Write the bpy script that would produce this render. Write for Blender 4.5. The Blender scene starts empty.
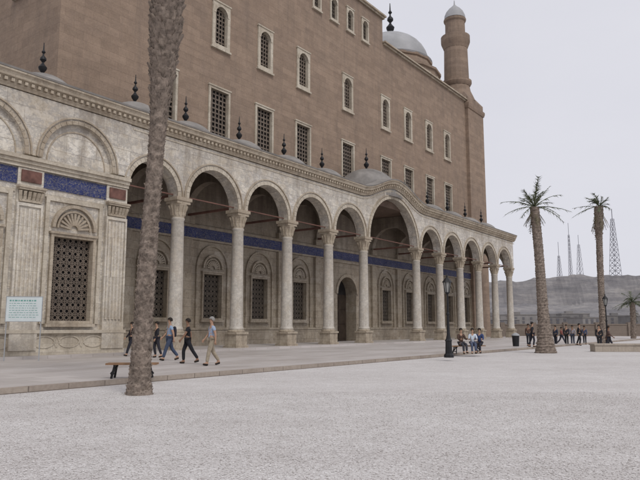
import bpy, bmesh, math, random
from math import sin, cos, pi, radians, sqrt
from mathutils import Vector, Matrix
random.seed(7)
scene = bpy.context.scene
C = scene.collection
scene.view_settings.view_transform = 'Standard'
try: scene.view_settings.look = 'None'
except Exception: pass
scene.view_settings.exposure = 0

# ---------------------------------------------------------------- camera
PITCH = math.atan(87/640); EYE = 1.6
cd = bpy.data.cameras.new('camera'); cam = bpy.data.objects.new('camera', cd); C.objects.link(cam)
cam.location = (0, 0, EYE); cam.rotation_euler = (pi/2+PITCH, 0, 0)
cd.sensor_width = 36; cd.lens = 36; cd.clip_end = 6000; cd.clip_start = 0.1
scene.camera = cam

def at(px, py, z=0.0):
    """ground point seen at photo pixel (px,py), on the level z"""
    v = (240-py)/640; r = (px-320)/640
    up = v*cos(PITCH)+sin(PITCH); fw = cos(PITCH)-v*sin(PITCH)
    s = (z-EYE)/up
    return Vector((r*s, fw*s, z))

# ---------------------------------------------------------------- materials
def nodes(name, rough=0.85):
    m = bpy.data.materials.new(name); m.use_nodes = True
    nt = m.node_tree; b = nt.nodes['Principled BSDF']; b.inputs['Roughness'].default_value = rough
    b.inputs['Specular IOR Level'].default_value = 0.25
    return m, nt, b
def N(nt, t, **k):
    n = nt.nodes.new(t)
    for a, v in k.items(): setattr(n, a, v)
    return n
def rgb(c): return (c[0], c[1], c[2], 1)
def noise(nt, vec, scale, detail=5, rough=0.6):
    n = N(nt, 'ShaderNodeTexNoise'); n.inputs['Scale'].default_value = scale
    n.inputs['Detail'].default_value = detail; n.inputs['Roughness'].default_value = rough
    if vec is not None: nt.links.new(vec, n.inputs['Vector'])
    return n.outputs['Fac']
def ramp(nt, fac, stops):
    r = N(nt, 'ShaderNodeValToRGB'); e = r.color_ramp.elements
    e[0].position, e[0].color = stops[0][0], rgb(stops[0][1])
    e[1].position, e[1].color = stops[-1][0], rgb(stops[-1][1])
    for p, c in stops[1:-1]:
        x = e.new(p); x.color = rgb(c)
    nt.links.new(fac, r.inputs['Fac']); return r.outputs['Color']
def mix(nt, mode, fac, a, b):
    m = N(nt, 'ShaderNodeMix', data_type='RGBA', blend_type=mode)
    for i, v in ((0, fac), (6, a), (7, b)):
        if isinstance(v, (int, float)): m.inputs[i].default_value = v
        elif isinstance(v, tuple): m.inputs[i].default_value = rgb(v)
        else: nt.links.new(v, m.inputs[i])
    return m.outputs[2]
def mapping(nt, vec, scale=(1, 1, 1), loc=(0, 0, 0)):
    m = N(nt, 'ShaderNodeMapping'); m.inputs['Scale'].default_value = scale; m.inputs['Location'].default_value = loc
    nt.links.new(vec, m.inputs['Vector']); return m.outputs['Vector']
def bump(nt, b, h, strength=0.4, dist=0.02):
    bp = N(nt, 'ShaderNodeBump'); bp.inputs['Strength'].default_value = strength; bp.inputs['Distance'].default_value = dist
    nt.links.new(h, bp.inputs['Height']); nt.links.new(bp.outputs['Normal'], b.inputs['Normal'])

def plain(name, c, rough=0.8, var=0.25, scale=3.0, metal=0.0, bstr=0.15):
    m, nt, b = nodes(name, rough)
    tc = N(nt, 'ShaderNodeTexCoord').outputs['Object']
    f = noise(nt, tc, scale, 6)
    lo = tuple(x*(1-var) for x in c); hi = tuple(min(1, x*(1+var)) for x in c)
    nt.links.new(ramp(nt, f, [(0.3, lo), (0.7, hi)]), b.inputs['Base Color'])
    b.inputs['Metallic'].default_value = metal
    bump(nt, b, noise(nt, tc, scale*8), bstr, 0.01)
    return m

def stone(name, c1, c2, mortar, bw, bh, stain, streak=0.5, msize=0.012, rough=0.85, dirt=(0.18, 0.15, 0.12), veins=0.0, topdark=None, slab=None, lowdirt=None, hstreak=0.0, greyvein=0.0):
    m, nt, b = nodes(name, rough)
    tc = N(nt, 'ShaderNodeTexCoord').outputs['Object']
    sp = N(nt, 'ShaderNodeSeparateXYZ'); nt.links.new(tc, sp.inputs[0])
    ad = N(nt, 'ShaderNodeMath', operation='ADD'); nt.links.new(sp.outputs[0], ad.inputs[0]); nt.links.new(sp.outputs[1], ad.inputs[1])
    cb = N(nt, 'ShaderNodeCombineXYZ'); nt.links.new(ad.outputs[0], cb.inputs[0]); nt.links.new(sp.outputs[2], cb.inputs[1])
    v = cb.outputs[0]
    br = N(nt, 'ShaderNodeTexBrick'); nt.links.new(v, br.inputs['Vector'])
    br.inputs['Scale'].default_value = 1; br.inputs['Brick Width'].default_value = bw; br.inputs['Row Height'].default_value = bh
    br.inputs['Mortar Size'].default_value = msize; br.inputs['Mortar Smooth'].default_value = 0.6
    br.inputs['Color1'].default_value = rgb(c1); br.inputs['Color2'].default_value = rgb(c2); br.inputs['Mortar'].default_value = rgb(mortar)
    col = br.outputs['Color']
    def rng_(f, a, b_, hi):
        k = N(nt, 'ShaderNodeMapRange'); nt.links.new(f, k.inputs[0]); k.inputs[1].default_value = a; k.inputs[2].default_value = b_
        k.inputs[3].default_value = 0; k.inputs[4].default_value = hi; return k.outputs[0]
    if slab:
        b2 = N(nt, 'ShaderNodeTexBrick'); nt.links.new(v, b2.inputs['Vector'])
        for k_, v_ in (('Scale', 1), ('Brick Width', bw), ('Row Height', bh), ('Mortar Size', 0), ('Bias', -.35)): b2.inputs[k_].default_value = v_
        b2.inputs['Color1'].default_value = (0, 0, 0, 1); b2.inputs['Color2'].default_value = (1, 1, 1, 1); b2.inputs['Mortar'].default_value = (0, 0, 0, 1)
        q = noise(nt, mapping(nt, tc, (.5, .5, .8), (9, 3, 5)), 1, 4, .7)
        mm = N(nt, 'ShaderNodeMath', operation='MULTIPLY'); nt.links.new(b2.outputs['Color'], mm.inputs[0]); nt.links.new(rng_(q, .4, .6, 1.3), mm.inputs[1])
        col = mix(nt, 'MIX', mm.outputs[0], col, slab)
    f1 = noise(nt, mapping(nt, tc, (0.3, 0.3, 0.38)), 1.0, 9, 0.75)
    col = mix(nt, 'MIX', rng_(f1, .46, .68, .8), col, stain)
    if veins:
        f4 = noise(nt, mapping(nt, tc, (0.8, 0.8, 0.65), (4, 2, 1)), 1.1, 10, 0.78)
        vv = ramp(nt, f4, [(0.36, (0, 0, 0)), (0.43, (.9, .9, .9)), (0.47, (0, 0, 0)), (0.53, (.1, .1, .1)), (0.64, (.9, .9, .9))])
        vm = N(nt, 'ShaderNodeMath', operation='MULTIPLY'); nt.links.new(vv, vm.inputs[0]); vm.inputs[1].default_value = veins
        col = mix(nt, 'MIX', vm.outputs[0], col, (stain[0]*.74, stain[1]*.72, stain[2]*.7))
    if greyvein:
        f7 = noise(nt, mapping(nt, tc, (0.9, 0.9, 1.5), (14, 5, 3)), 1.0, 11, 0.8)
        vv = ramp(nt, f7, [(0.44, (0, 0, 0)), (0.485, (1, 1, 1)), (0.50, (1, 1, 1)), (0.54, (0, 0, 0))])
        vm = N(nt, 'ShaderNodeMath', operation='MULTIPLY'); nt.links.new(vv, vm.inputs[0]); vm.inputs[1].default_value = greyvein
        col = mix(nt, 'MIX', vm.outputs[0], col, (.36, .345, .33))
    f2 = noise(nt, mapping(nt, tc, (1.1, 1.1, 0.09)), 1.3, 7, 0.65)
    col = mix(nt, 'MIX', rng_(f2, .5, .78, streak), col, dirt)
    for dd_ in (topdark, lowdirt):
        if dd_:
            z0, z1, amt = dd_
            mm = N(nt, 'ShaderNodeMath', operation='MULTIPLY'); nt.links.new(rng_(sp.outputs[2], z0, z1, amt), mm.inputs[0]); nt.links.new(f2, mm.inputs[1])
            col = mix(nt, 'MIX', mm.outputs[0], col, dirt)
    if hstreak:
        f5 = noise(nt, mapping(nt, tc, (.12, .12, 2.2), (3, 1, 7)), 1.0, 6, .7)
        col = mix(nt, 'MULTIPLY', hstreak*.6, col, ramp(nt, f5, [(.35, (.7, .69, .68)), (.65, (1.15, 1.15, 1.15))]))
        f6 = noise(nt, mapping(nt, tc, (.9, .9, 1.2), (1, 8, 2)), 1.2, 9, .8)
        col = mix(nt, 'MULTIPLY', hstreak, col, ramp(nt, f6, [(.38, (.74, .73, .72)), (.6, (1.1, 1.1, 1.1))]))
    f3 = noise(nt, tc, 9, 6, 0.7)
    col = mix(nt, 'MULTIPLY', 0.6, col, ramp(nt, f3, [(0.3, (0.7, 0.68, 0.66)), (0.7, (1.1, 1.1, 1.1))]))
    nt.links.new(col, b.inputs['Base Color'])
    h = mix(nt, 'MIX', 0.35, br.outputs['Fac'], f3)
    inv = N(nt, 'ShaderNodeInvert'); nt.links.new(h, inv.inputs['Color'])
    bump(nt, b, inv.outputs[0], 0.5, 0.03)
    return m

M = {}
M['upper'] = stone('brown_limestone', (0.345, 0.258, 0.195), (0.302, 0.224, 0.168), (0.262, 0.193, 0.145), 1.3, 0.55, (0.255, 0.194, 0.152), 0.5, 0.012, 0.92, (0.18, 0.142, 0.118), slab=(0.268, 0.2, 0.154), topdark=(28, 34, .5), hstreak=.45)
MA = dict(veins=.6, topdark=(10.8, 13.4, 1.0), slab=(0.84, 0.82, 0.79), lowdirt=(3.0, 0.2, .8), greyvein=.7)
M['marble'] = stone('cream_marble', (0.79, 0.75, 0.67), (0.66, 0.605, 0.515), (0.32, 0.275, 0.22), 1.75, 0.86, (0.54, 0.46, 0.35), 0.8, 0.014, 0.5, (0.235, 0.195, 0.155), **MA)
M['fluted'] = stone('fluted_marble', (0.74, 0.69, 0.60), (0.67, 0.62, 0.53), (0.4, 0.35, 0.29), 7, 2.1, (0.52, 0.44, 0.33), 0.8, 0.010, 0.55, (0.24, 0.2, 0.155), veins=.55, greyvein=.4, lowdirt=(3.5, .2, .8))
M['trim'] = stone('pale_trim_stone', (0.62, 0.565, 0.47), (0.52, 0.465, 0.38), (0.38, 0.33, 0.27), 0.9, 0.4, (0.42, 0.36, 0.28), 0.7, 0.006, 0.75, (0.21, 0.175, 0.14), veins=.5)
M['ochre'] = stone('stained_carved_stone', (0.53, 0.465, 0.37), (0.44, 0.38, 0.3), (0.28, 0.235, 0.185), 0.8, 0.35, (0.36, 0.29, 0.215), 0.8, 0.008, 0.8, (0.18, 0.15, 0.12), veins=.6)
M['inner'] = stone('shaded_gallery_marble', (0.39, 0.34, 0.27), (0.31, 0.265, 0.208), (0.16, 0.135, 0.105), 1.3, 0.6, (0.25, 0.2, 0.145), 0.6, 0.012, 0.65, (0.125, 0.1, 0.08), veins=.65, topdark=(8.5, 11, 1.3), slab=(.5, .455, .39))  # gallery's shade put into the base colours; darker still towards the top
M['column'] = stone('alabaster_column', (0.64, 0.60, 0.53), (0.56, 0.515, 0.45), (0.5, 0.46, 0.4), 9, 2.4, (0.45, 0.385, 0.305), 0.65, 0.004, 0.4, (0.29, 0.25, 0.2), veins=.5, greyvein=.4)
M['lead'] = plain('grey_lead', (0.25, 0.235, 0.22), 0.7, 0.3, 0.9)
M['dome'] = plain('pale_grey_dome', (0.34, 0.34, 0.345), 0.6, 0.18, 0.45)
M['ceiling'] = plain('gallery_ceiling', (0.14, 0.1, 0.078), 0.9, 0.3, 1)
M['beam'] = plain('red_brown_beam', (0.16, 0.085, 0.067), 0.8, 0.3, 1)
M['dark'] = plain('dark_pane', (0.022, 0.02, 0.02), 0.5, 0.4, 2)
M['bronze'] = plain('bronze_grille', (0.10, 0.082, 0.065), 0.6, 0.35, 3)
M['bronze_light'] = plain('weathered_grille', (0.15, 0.12, 0.095), 0.6, 0.35, 3)
M['black'] = plain('black_iron', (0.02, 0.02, 0.022), 0.5, 0.3, 3)
M['red'] = plain('red_porphyry', (0.15, 0.075, 0.06), 0.6, 0.4, 3)
M['kerb'] = stone('kerb_stone', (0.40, 0.345, 0.295), (0.34, 0.29, 0.25), (0.18, 0.15, 0.13), 1.1, 0.5, (0.3, 0.25, 0.21), 0.4, 0.02, 0.9)
M['wood'] = plain('brown_bench_wood', (0.26, 0.155, 0.09), 0.75, 0.35, 3)
M['doorwood'] = plain('dark_door_wood', (0.04, 0.028, 0.02), 0.7, 0.3, 2)
M['glass'] = plain('lantern_glass', (0.3, 0.3, 0.29), 0.3, 0.1, 2)
M['white'] = plain('white_board', (0.60, 0.66, 0.67), 0.5, 0.08, 2)
M['green'] = plain('green_lettering', (0.16, 0.36, 0.32), 0.6, 0.1, 2)
M['steel'] = plain('grey_steel', (0.34, 0.35, 0.36), 0.5, 0.1, 2)
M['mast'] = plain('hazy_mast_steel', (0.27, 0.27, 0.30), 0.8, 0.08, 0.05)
M['trunk'] = plain('palm_trunk', (0.225, 0.183, 0.152), 0.95, 0.5, 7, bstr=0.6)
M['parapet'] = stone('parapet_stone', (0.27, 0.225, 0.19), (0.23, 0.19, 0.16), (0.17, 0.145, 0.12), 1.2, 0.5, (0.21, 0.17, 0.14), 0.4)
M['ledge'] = stone('pale_ledge_stone', (0.44, 0.385, 0.325), (0.38, 0.335, 0.285), (0.26, 0.23, 0.2), 1.0, 0.6, (0.32, 0.28, 0.23), 0.4)

# blue band: dense flowing pale strokes on a blue ground
m, nt, b = nodes('blue_inscription', 0.6)
tc = N(nt, 'ShaderNodeTexCoord').outputs['Object']
f = noise(nt, mapping(nt, tc, (5.5, 5.5, 7.5)), 1.0, 3, .5)
c_ = ramp(nt, f, [(0.40, (0.034, 0.045, 0.14)), (0.455, (0.034, 0.045, 0.14)), (0.475, (0.20, 0.19, 0.18)), (0.495, (0.20, 0.19, 0.18)), (0.515, (0.03, 0.042, 0.135)), (0.60, (0.034, 0.045, 0.14)), (0.62, (0.17, 0.165, 0.17)), (0.66, (0.035, 0.045, 0.14))])
c_ = mix(nt, 'MULTIPLY', .6, c_, ramp(nt, noise(nt, tc, 1.7, 6, .7), [(.35, (.55, .55, .6)), (.65, (1.2, 1.2, 1.2))]))
nt.links.new(c_, b.inputs['Base Color'])
M['blue'] = m

def leafmat(name, a, c):
    m, nt, b = nodes(name, 0.6)
    g = N(nt, 'ShaderNodeNewGeometry')
    nt.links.new(ramp(nt, g.outputs['Random Per Island'], [(0, a), (1, c)]), b.inputs['Base Color'])
    return m
M['leaf'] = leafmat('palm_leaf', (0.045, 0.06, 0.035), (0.14, 0.15, 0.085))
M['dryleaf'] = leafmat('dry_palm_leaf', (0.12, 0.1, 0.065), (0.2, 0.17, 0.11))

def patchmix(nt, tc, c):
    p1 = noise(nt, mapping(nt, tc, (0.13, 0.26, 1)), 1.0, 10, 0.72)
    c = mix(nt, 'MULTIPLY', 0.8, c, ramp(nt, p1, [(0.33, (0.82, 0.80, 0.79)), (0.5, (0.94, 0.93, 0.925)), (0.66, (1.04, 1.04, 1.04))]))
    p2 = noise(nt, tc, 1.3, 9, 0.8)
    return mix(nt, 'MULTIPLY', 0.5, c, ramp(nt, p2, [(0.36, (0.82, 0.80, 0.79)), (0.58, (1.05, 1.05, 1.05))]))
m, nt, b = nodes('white_gravel', 0.95)
tc = N(nt, 'ShaderNodeTexCoord').outputs['Object']
vo = N(nt, 'ShaderNodeTexVoronoi'); vo.inputs['Scale'].default_value = 46; nt.links.new(tc, vo.inputs['Vector'])
vc = N(nt, 'ShaderNodeSeparateColor'); nt.links.new(vo.outputs['Color'], vc.inputs[0])
cell = ramp(nt, vc.outputs[0], [(0, (0.46, 0.435, 0.42)), (0.3, (0.57, 0.55, 0.535)), (0.75, (0.66, 0.64, 0.63)), (1, (0.75, 0.735, 0.725))])
col = patchmix(nt, tc, cell)
dk = N(nt, 'ShaderNodeMapRange'); nt.links.new(vo.outputs['Distance'], dk.inputs[0]); dk.inputs[1].default_value = 0.4; dk.inputs[2].default_value = 0.8
dk.inputs[3].default_value = 0; dk.inputs[4].default_value = 0.3
col = mix(nt, 'MIX', dk.outputs[0], col, (0.34, 0.315, 0.30))
sp = N(nt, 'ShaderNodeSeparateXYZ'); nt.links.new(tc, sp.inputs[0])
fr = N(nt, 'ShaderNodeMapRange'); nt.links.new(sp.outputs[1], fr.inputs[0]); fr.inputs[1].default_value = 90; fr.inputs[2].default_value = 130
col = mix(nt, 'MIX', fr.outputs[0], col, (0.3, 0.28, 0.265))
nt.links.new(col, b.inputs['Base Color'])
iv = N(nt, 'ShaderNodeInvert'); nt.links.new(vo.outputs['Distance'], iv.inputs['Color'])
bump(nt, b, iv.outputs[0], 0.45, 0.012)
M['gravel'] = m
m, nt, b = nodes('gravel_stone', 0.95)
g = N(nt, 'ShaderNodeNewGeometry'); tc = N(nt, 'ShaderNodeTexCoord').outputs['Object']
c_ = ramp(nt, g.outputs['Random Per Island'], [(0, (0.38, 0.355, 0.34)), (0.2, (0.54, 0.515, 0.50)), (0.8, (0.66, 0.64, 0.63)), (1, (0.78, 0.77, 0.76))])
nt.links.new(patchmix(nt, tc, c_), b.inputs['Base Color'])
M['pebble'] = m
m, nt, b = nodes('terrace_paving', 0.6)
tc = N(nt, 'ShaderNodeTexCoord').outputs['Object']
br = N(nt, 'ShaderNodeTexBrick'); nt.links.new(tc, br.inputs['Vector'])
br.inputs['Scale'].default_value = 1; br.inputs['Brick Width'].default_value = 1.2; br.inputs['Row Height'].default_value = 0.8
br.inputs['Mortar Size'].default_value = 0.010
br.inputs['Color1'].default_value = rgb((0.52, 0.49, 0.47)); br.inputs['Color2'].default_value = rgb((0.46, 0.43, 0.41)); br.inputs['Mortar'].default_value = rgb((0.3, 0.27, 0.25))
f = noise(nt, mapping(nt, tc, (0.12, 0.4, 1)), 1.0, 8, 0.7)
col = mix(nt, 'MULTIPLY', 0.75, br.outputs['Color'], ramp(nt, f, [(0.33, (0.68, 0.63, 0.59)), (0.52, (0.95, 0.93, 0.92)), (0.7, (1.12, 1.11, 1.12))]))
nt.links.new(col, b.inputs['Base Color'])
iv = N(nt, 'ShaderNodeInvert'); nt.links.new(br.outputs['Fac'], iv.inputs['Color'])
bump(nt, b, iv.outputs[0], 0.3, 0.01)
M['paving'] = m
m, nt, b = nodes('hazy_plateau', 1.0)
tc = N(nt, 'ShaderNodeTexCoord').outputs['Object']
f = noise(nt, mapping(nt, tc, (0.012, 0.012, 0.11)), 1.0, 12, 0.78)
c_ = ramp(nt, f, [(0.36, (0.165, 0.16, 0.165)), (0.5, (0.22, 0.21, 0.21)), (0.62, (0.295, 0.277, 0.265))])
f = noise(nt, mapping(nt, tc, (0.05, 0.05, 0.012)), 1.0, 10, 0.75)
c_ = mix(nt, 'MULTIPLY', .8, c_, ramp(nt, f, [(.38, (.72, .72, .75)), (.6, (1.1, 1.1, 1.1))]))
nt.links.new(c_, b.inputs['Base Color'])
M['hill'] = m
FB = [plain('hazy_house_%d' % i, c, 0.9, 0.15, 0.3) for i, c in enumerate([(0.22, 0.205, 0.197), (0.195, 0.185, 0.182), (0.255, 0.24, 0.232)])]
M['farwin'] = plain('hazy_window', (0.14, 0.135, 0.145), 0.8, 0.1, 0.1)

# ---------------------------------------------------------------- mesh builder
class MB:
    def __init__(s): s.v = []; s.f = []; s.tf = None
    def a(s, *pts):
        n = len(s.v)
        for p in pts: s.v.append(tuple(s.tf(p)) if s.tf else tuple(p))
        return n
    def quad(s, *p):
        n = s.a(*p); s.f.append(tuple(range(n, n+len(p)))); return s
    def box(s, x0, x1, y0, y1, z0, z1):
        n = s.a((x0, y0, z0), (x1, y0, z0), (x1, y1, z0), (x0, y1, z0), (x0, y0, z1), (x1, y0, z1), (x1, y1, z1), (x0, y1, z1))
        for q in ((0, 3, 2, 1), (4, 5, 6, 7), (0, 1, 5, 4), (1, 2, 6, 5), (2, 3, 7, 6), (3, 0, 4, 7)): s.f.append(tuple(n+i for i in q))
        return s
    def lathe(s, prof, seg=16, c=(0, 0, 0), rot=0.0, sx=1, sy=1):
        rings = []
        for r, z in prof:
            rings.append(s.a(*[(c[0]+sx*r*cos(rot+2*pi*i/seg), c[1]+sy*r*sin(rot+2*pi*i/seg), c[2]+z) for i in range(seg)]))
        for k in range(len(rings)-1):
            for i in range(seg):
                j = (i+1) % seg
                s.f.append((rings[k]+i, rings[k]+j, rings[k+1]+j, rings[k+1]+i))
        s.f.append(tuple(rings[0]+i for i in reversed(range(seg)))); s.f.append(tuple(rings[-1]+i for i in range(seg)))
        return s
    def bar(s, p, q, w, h=None, sides=4):
        p = Vector(p); q = Vector(q); d = (q-p).normalized()
        u = d.cross(Vector((0, 0, 1)))
        if u.length < 1e-4: u = Vector((1, 0, 0))
        u.normalize(); v = d.cross(u).normalized(); h = h or w
        rot = pi/4 if sides == 4 else 0; k = sqrt(.5) if sides == 4 else .5
        ra = []
        for c in (p, q):
            ra.append(s.a(*[c+u*(w*k*cos(rot+2*pi*i/sides))+v*(h*k*sin(rot+2*pi*i/sides)) for i in range(sides)]))
        for i in range(sides):
            j = (i+1) % sides; s.f.append((ra[0]+i, ra[0]+j, ra[1]+j, ra[1]+i))
        s.f.append(tuple(ra[0]+i for i in reversed(range(sides)))); s.f.append(tuple(ra[1]+i for i in range(sides)))
        return s
    def arch_panel(s, x0, x1, zs, top, cx, rx, rz, y0, y1, n=24):
        T = top if callable(top) else (lambda x: top)
        P = [(cx-rx*cos(pi*i/n), zs+rz*sin(pi*i/n)) for i in range(n+1)]
        for i in range(n):
            (xa, za), (xb, zb) = P[i], P[i+1]
            s.quad((xa, y0, za), (xb, y0, zb), (xb, y0, T(xb)), (xa, y0, T(xa)))
            s.quad((xa, y1, za), (xa, y1, T(xa)), (xb, y1, T(xb)), (xb, y1, zb))
            s.quad((xa, y0, za), (xa, y1, za), (xb, y1, zb), (xb, y0, zb))
            s.quad((xa, y0, T(xa)), (xb, y0, T(xb)), (xb, y1, T(xb)), (xa, y1, T(xa)))
        for a, b2 in ((x0, cx-rx), (cx+rx, x1)):
            if b2-a < 1e-3: continue
            s.quad((a, y0, zs), (b2, y0, zs), (b2, y0, T(b2)), (a, y0, T(a)))
            s.quad((a, y1, zs), (a, y1, T(a)), (b2, y1, T(b2)), (b2, y1, zs))
            s.quad((a, y0, zs), (a, y1, zs), (b2, y1, zs), (b2, y0, zs))
            s.quad((a, y0, T(a)), (b2, y0, T(b2)), (b2, y1, T(b2)), (a, y1, T(a)))
        return s
    def ring(s, cx, zs, ri, rzi, ro, rzo, y0, y1, n=24, gap=0.0):
        for i in range(n):
            a, b2 = pi*(i+gap)/n, pi*(i+1-gap)/n
            I = lambda t: (cx-ri*cos(t), zs+rzi*sin(t)); O = lambda t: (cx-ro*cos(t), zs+rzo*sin(t))
            ia, ib, oa, ob = I(a), I(b2), O(a), O(b2)
            s.quad((ia[0], y0, ia[1]), (ib[0], y0, ib[1]), (ob[0], y0, ob[1]), (oa[0], y0, oa[1]))
            s.quad((oa[0], y0, oa[1]), (ob[0], y0, ob[1]), (ob[0], y1, ob[1]), (oa[0], y1, oa[1]))
            s.quad((ia[0], y0, ia[1]), (ia[0], y1, ia[1]), (ib[0], y1, ib[1]), (ib[0], y0, ib[1]))
            if gap:
                s.quad((ia[0], y0, ia[1]), (oa[0], y0, oa[1]), (oa[0], y1, oa[1]), (ia[0], y1, ia[1])); s.quad((ib[0], y0, ib[1]), (ob[0], y0, ob[1]), (ob[0], y1, ob[1]), (ib[0], y1, ib[1]))
        if not gap:
            s.quad((cx-ri, y0, zs), (cx-ro, y0, zs), (cx-ro, y1, zs), (cx-ri, y1, zs)); s.quad((cx+ri, y0, zs), (cx+ro, y0, zs), (cx+ro, y1, zs), (cx+ri, y1, zs))
        return s
    def wall(s, x0, x1, z0, z1, y, holes):
        xs = sorted({x0, x1} | {h[0] for h in holes} | {h[1] for h in holes}); zs = sorted({z0, z1} | {h[2] for h in holes} | {h[3] for h in holes})
        xs = [x for x in xs if x0 <= x <= x1]; zs = [z for z in zs if z0 <= z <= z1]
        for i in range(len(xs)-1):
            for j in range(len(zs)-1):
                mx, mz = (xs[i]+xs[i+1])/2, (zs[j]+zs[j+1])/2
                if any(h[0] < mx < h[1] and h[2] < mz < h[3] for h in holes): continue
                s.quad((xs[i], y, zs[j]), (xs[i+1], y, zs[j]), (xs[i+1], y, zs[j+1]), (xs[i], y, zs[j+1]))
        return s
    def sweep(s, path, prof):
        """profile (out,z) carried along path (x,z)"""
        rows = [s.a(*[(x, -o, z+dz) for o, z in prof]) for x, dz in path]
        n = len(prof)
        for k in range(len(rows)-1):
            for i in range(n):
                j = (i+1) % n; s.f.append((rows[k]+i, rows[k+1]+i, rows[k+1]+j, rows[k]+j))
        s.f.append(tuple(rows[0]+i for i in range(n))); s.f.append(tuple(rows[-1]+i for i in reversed(range(n))))
        return s
    def build(s, name, mat, parent=None, smooth=False, loc=None, recalc=True):
        me = bpy.data.meshes.new(name); me.from_pydata(s.v, [], s.f); me.update()
        if recalc:
            bm = bmesh.new(); bm.from_mesh(me); bmesh.ops.recalc_face_normals(bm, faces=bm.faces); bm.to_mesh(me); bm.free()
        if smooth:
            me.polygons.foreach_set('use_smooth', [True]*len(me.polygons))
            try: me.set_sharp_from_angle(angle=radians(40))
            except Exception: pass
        me.materials.append(mat)
        o = bpy.data.objects.new(name, me); C.objects.link(o)
        if parent: o.parent = parent
        if loc is not None: o.location = loc
        return o

def tag(o, label=None, cat=None, group=None, kind=None):
    if label: o['label'] = label
    if cat: o['category'] = cat
    if group: o['group'] = group
    if kind: o['kind'] = kind
    return o
def empty(name, loc, rz=0, label=None, cat=None, group=None):
    o = bpy.data.objects.new(name, None); C.objects.link(o); o.location = loc; o.rotation_euler = (0, 0, rz)
    o.empty_display_size = 0.2
    return tag(o, label, cat, group)

# ---------------------------------------------------------------- facade frame
ANG = radians(54); P0 = Vector((-5.45, 42, 0))

# ---------------------------------------------------------------- ground
g = MB(); g.quad((-2500, -300, 0), (3500, -300, 0), (3500, 4500, 0), (-2500, 4500, 0))
tag(g.build('ground', M['gravel']), kind='structure')
g = MB(); g.box(-60, 130, -13.62, 6, 0.02, 0.145)
o = g.build('terrace_paving', M['paving']); o.location = P0; o.rotation_euler.z = ANG; tag(o, kind='structure')
g = MB(); g.box(-60, 130, -13.8, -13.62, -0.05, 0.15)
o = g.build('kerb', M['kerb']); o.location = P0; o.rotation_euler.z = ANG; tag(o, kind='structure')
g = MB(); g.box(-45, 53.5, -1.15, 5.2, 0.1, 0.28)
o = g.build('gallery_step', M['paving']); o.location = P0; o.rotation_euler.z = ANG; tag(o, kind='structure')
import numpy as np
rng = np.random.default_rng(3)
n = 75000
Z = 6.2+10*rng.random(n)**0.95; X = (rng.random(n)*2-1)*(Z*0.58)
off = (X-P0.x)*(-sin(ANG))+(Z-P0.y)*cos(ANG)
ok = off < -13.9; X = X[ok]; Z = Z[ok]; n = len(X)
base = np.array([(1, 0, 0), (-1, 0, 0), (0, 1, 0), (0, -1, 0), (0, 0, .6), (0, 0, -.5)], float)
rad = 0.005+0.010*rng.random(n)**2.8
V = base[None]*(0.7+0.6*rng.random((n, 6, 1)))*rad[:, None, None]
a = rng.random(n)*2*pi
Vx = V[:, :, 0]*np.cos(a)[:, None]-V[:, :, 1]*np.sin(a)[:, None]; Vy = V[:, :, 0]*np.sin(a)[:, None]+V[:, :, 1]*np.cos(a)[:, None]
V = np.stack([Vx+X[:, None], Vy+Z[:, None], V[:, :, 2]+0.003+rad[:, None]*0.2], 2).reshape(-1, 3)
tri = np.array([(0, 2, 4), (2, 1, 4), (1, 3, 4), (3, 0, 4), (2, 0, 5), (1, 2, 5), (3, 1, 5), (0, 3, 5)])
F = (tri[None]+6*np.arange(n)[:, None, None]).reshape(-1, 3)
me = bpy.data.meshes.new('gravel'); me.from_pydata(V.tolist(), [], F.tolist()); me.materials.append(M['pebble'])
o = bpy.data.objects.new('gravel', me); C.objects.link(o)
tag(o, 'loose pale gravel stones scattered over the forecourt in the foreground', 'gravel', kind='stuff')

# ---------------------------------------------------------------- mosque
mosque = empty('mosque', P0, ANG, 'large brown stone mosque with cream arched gallery, domes and a minaret', 'mosque')
S = 5.2; BC = 20.45; WE = -9.15
colT = [-5.2, 0, 5.2, 10.4, 15.6, 25.3, 30.5, 35.7, 40.9, 46.1, 51.3]
bays = [(WE, -5.2)]+[(colT[i], colT[i+1]) for i in range(len(colT)-1)]
ZS = 9.25; WT = 12.7
def zb(t):
    u = (t-BC)/6.0
    return 0.75*(1+cos(pi*u)) if abs(u) < 1 else 0.0
w = MB()
for a, b2 in bays:
    rg = MB(); rg2 = MB()
    big = b2-a > 7
    left = a+0.43 if a > -8 else a+0.02
    rx = (b2-0.43-left)/2; cx = (b2-0.43+left)/2
    rz = rx if not big else 4.05
    w.arch_panel(a, b2, ZS, lambda x: WT+zb(x), cx, rx, rz, -0.42, 0.42, 40 if big else 28)
    rg.ring(cx, ZS, rx-.004, rz-.004, rx+0.24, rz+0.24, -0.46, -0.36, 33 if big else 19, gap=.03)
    rg2.ring(cx, ZS, rx+0.31, rz+0.31, rx+.39, rz+.39, -0.50, -0.30, 36)
    rg.build('voussoirs', M['trim'], mosque); rg2.build('arch_moulding', M['ochre'], mosque)
w.box(51.3, 52.0, -0.42, 0.42, ZS, WT)
w.box(WE-.3, WE+.02, -.445, .41, ZS+.45, WT-.01)
w.build('arcade_wall', M['marble'], mosque)
e = MB(); e.tf = lambda p: (51.3+p[1], p[0], p[2])
e.arch_panel(0.42, 5, ZS, WT, 2.7, 2.1, 2.1, -0.35, 0.35); e.build('arcade_end_wall', M['marble'], mosque)
for t in colT[:-1]:
    e = MB(); e.tf = lambda p, t=t: (t+p[1], p[0], p[2])
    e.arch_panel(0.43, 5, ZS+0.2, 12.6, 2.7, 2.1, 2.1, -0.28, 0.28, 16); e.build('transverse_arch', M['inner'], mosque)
for t in colT:
    MB().bar((t, 0.3, 9.5), (t, 5, 9.5), 0.15).build('tie_beam', M['beam'], mosque)
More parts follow.
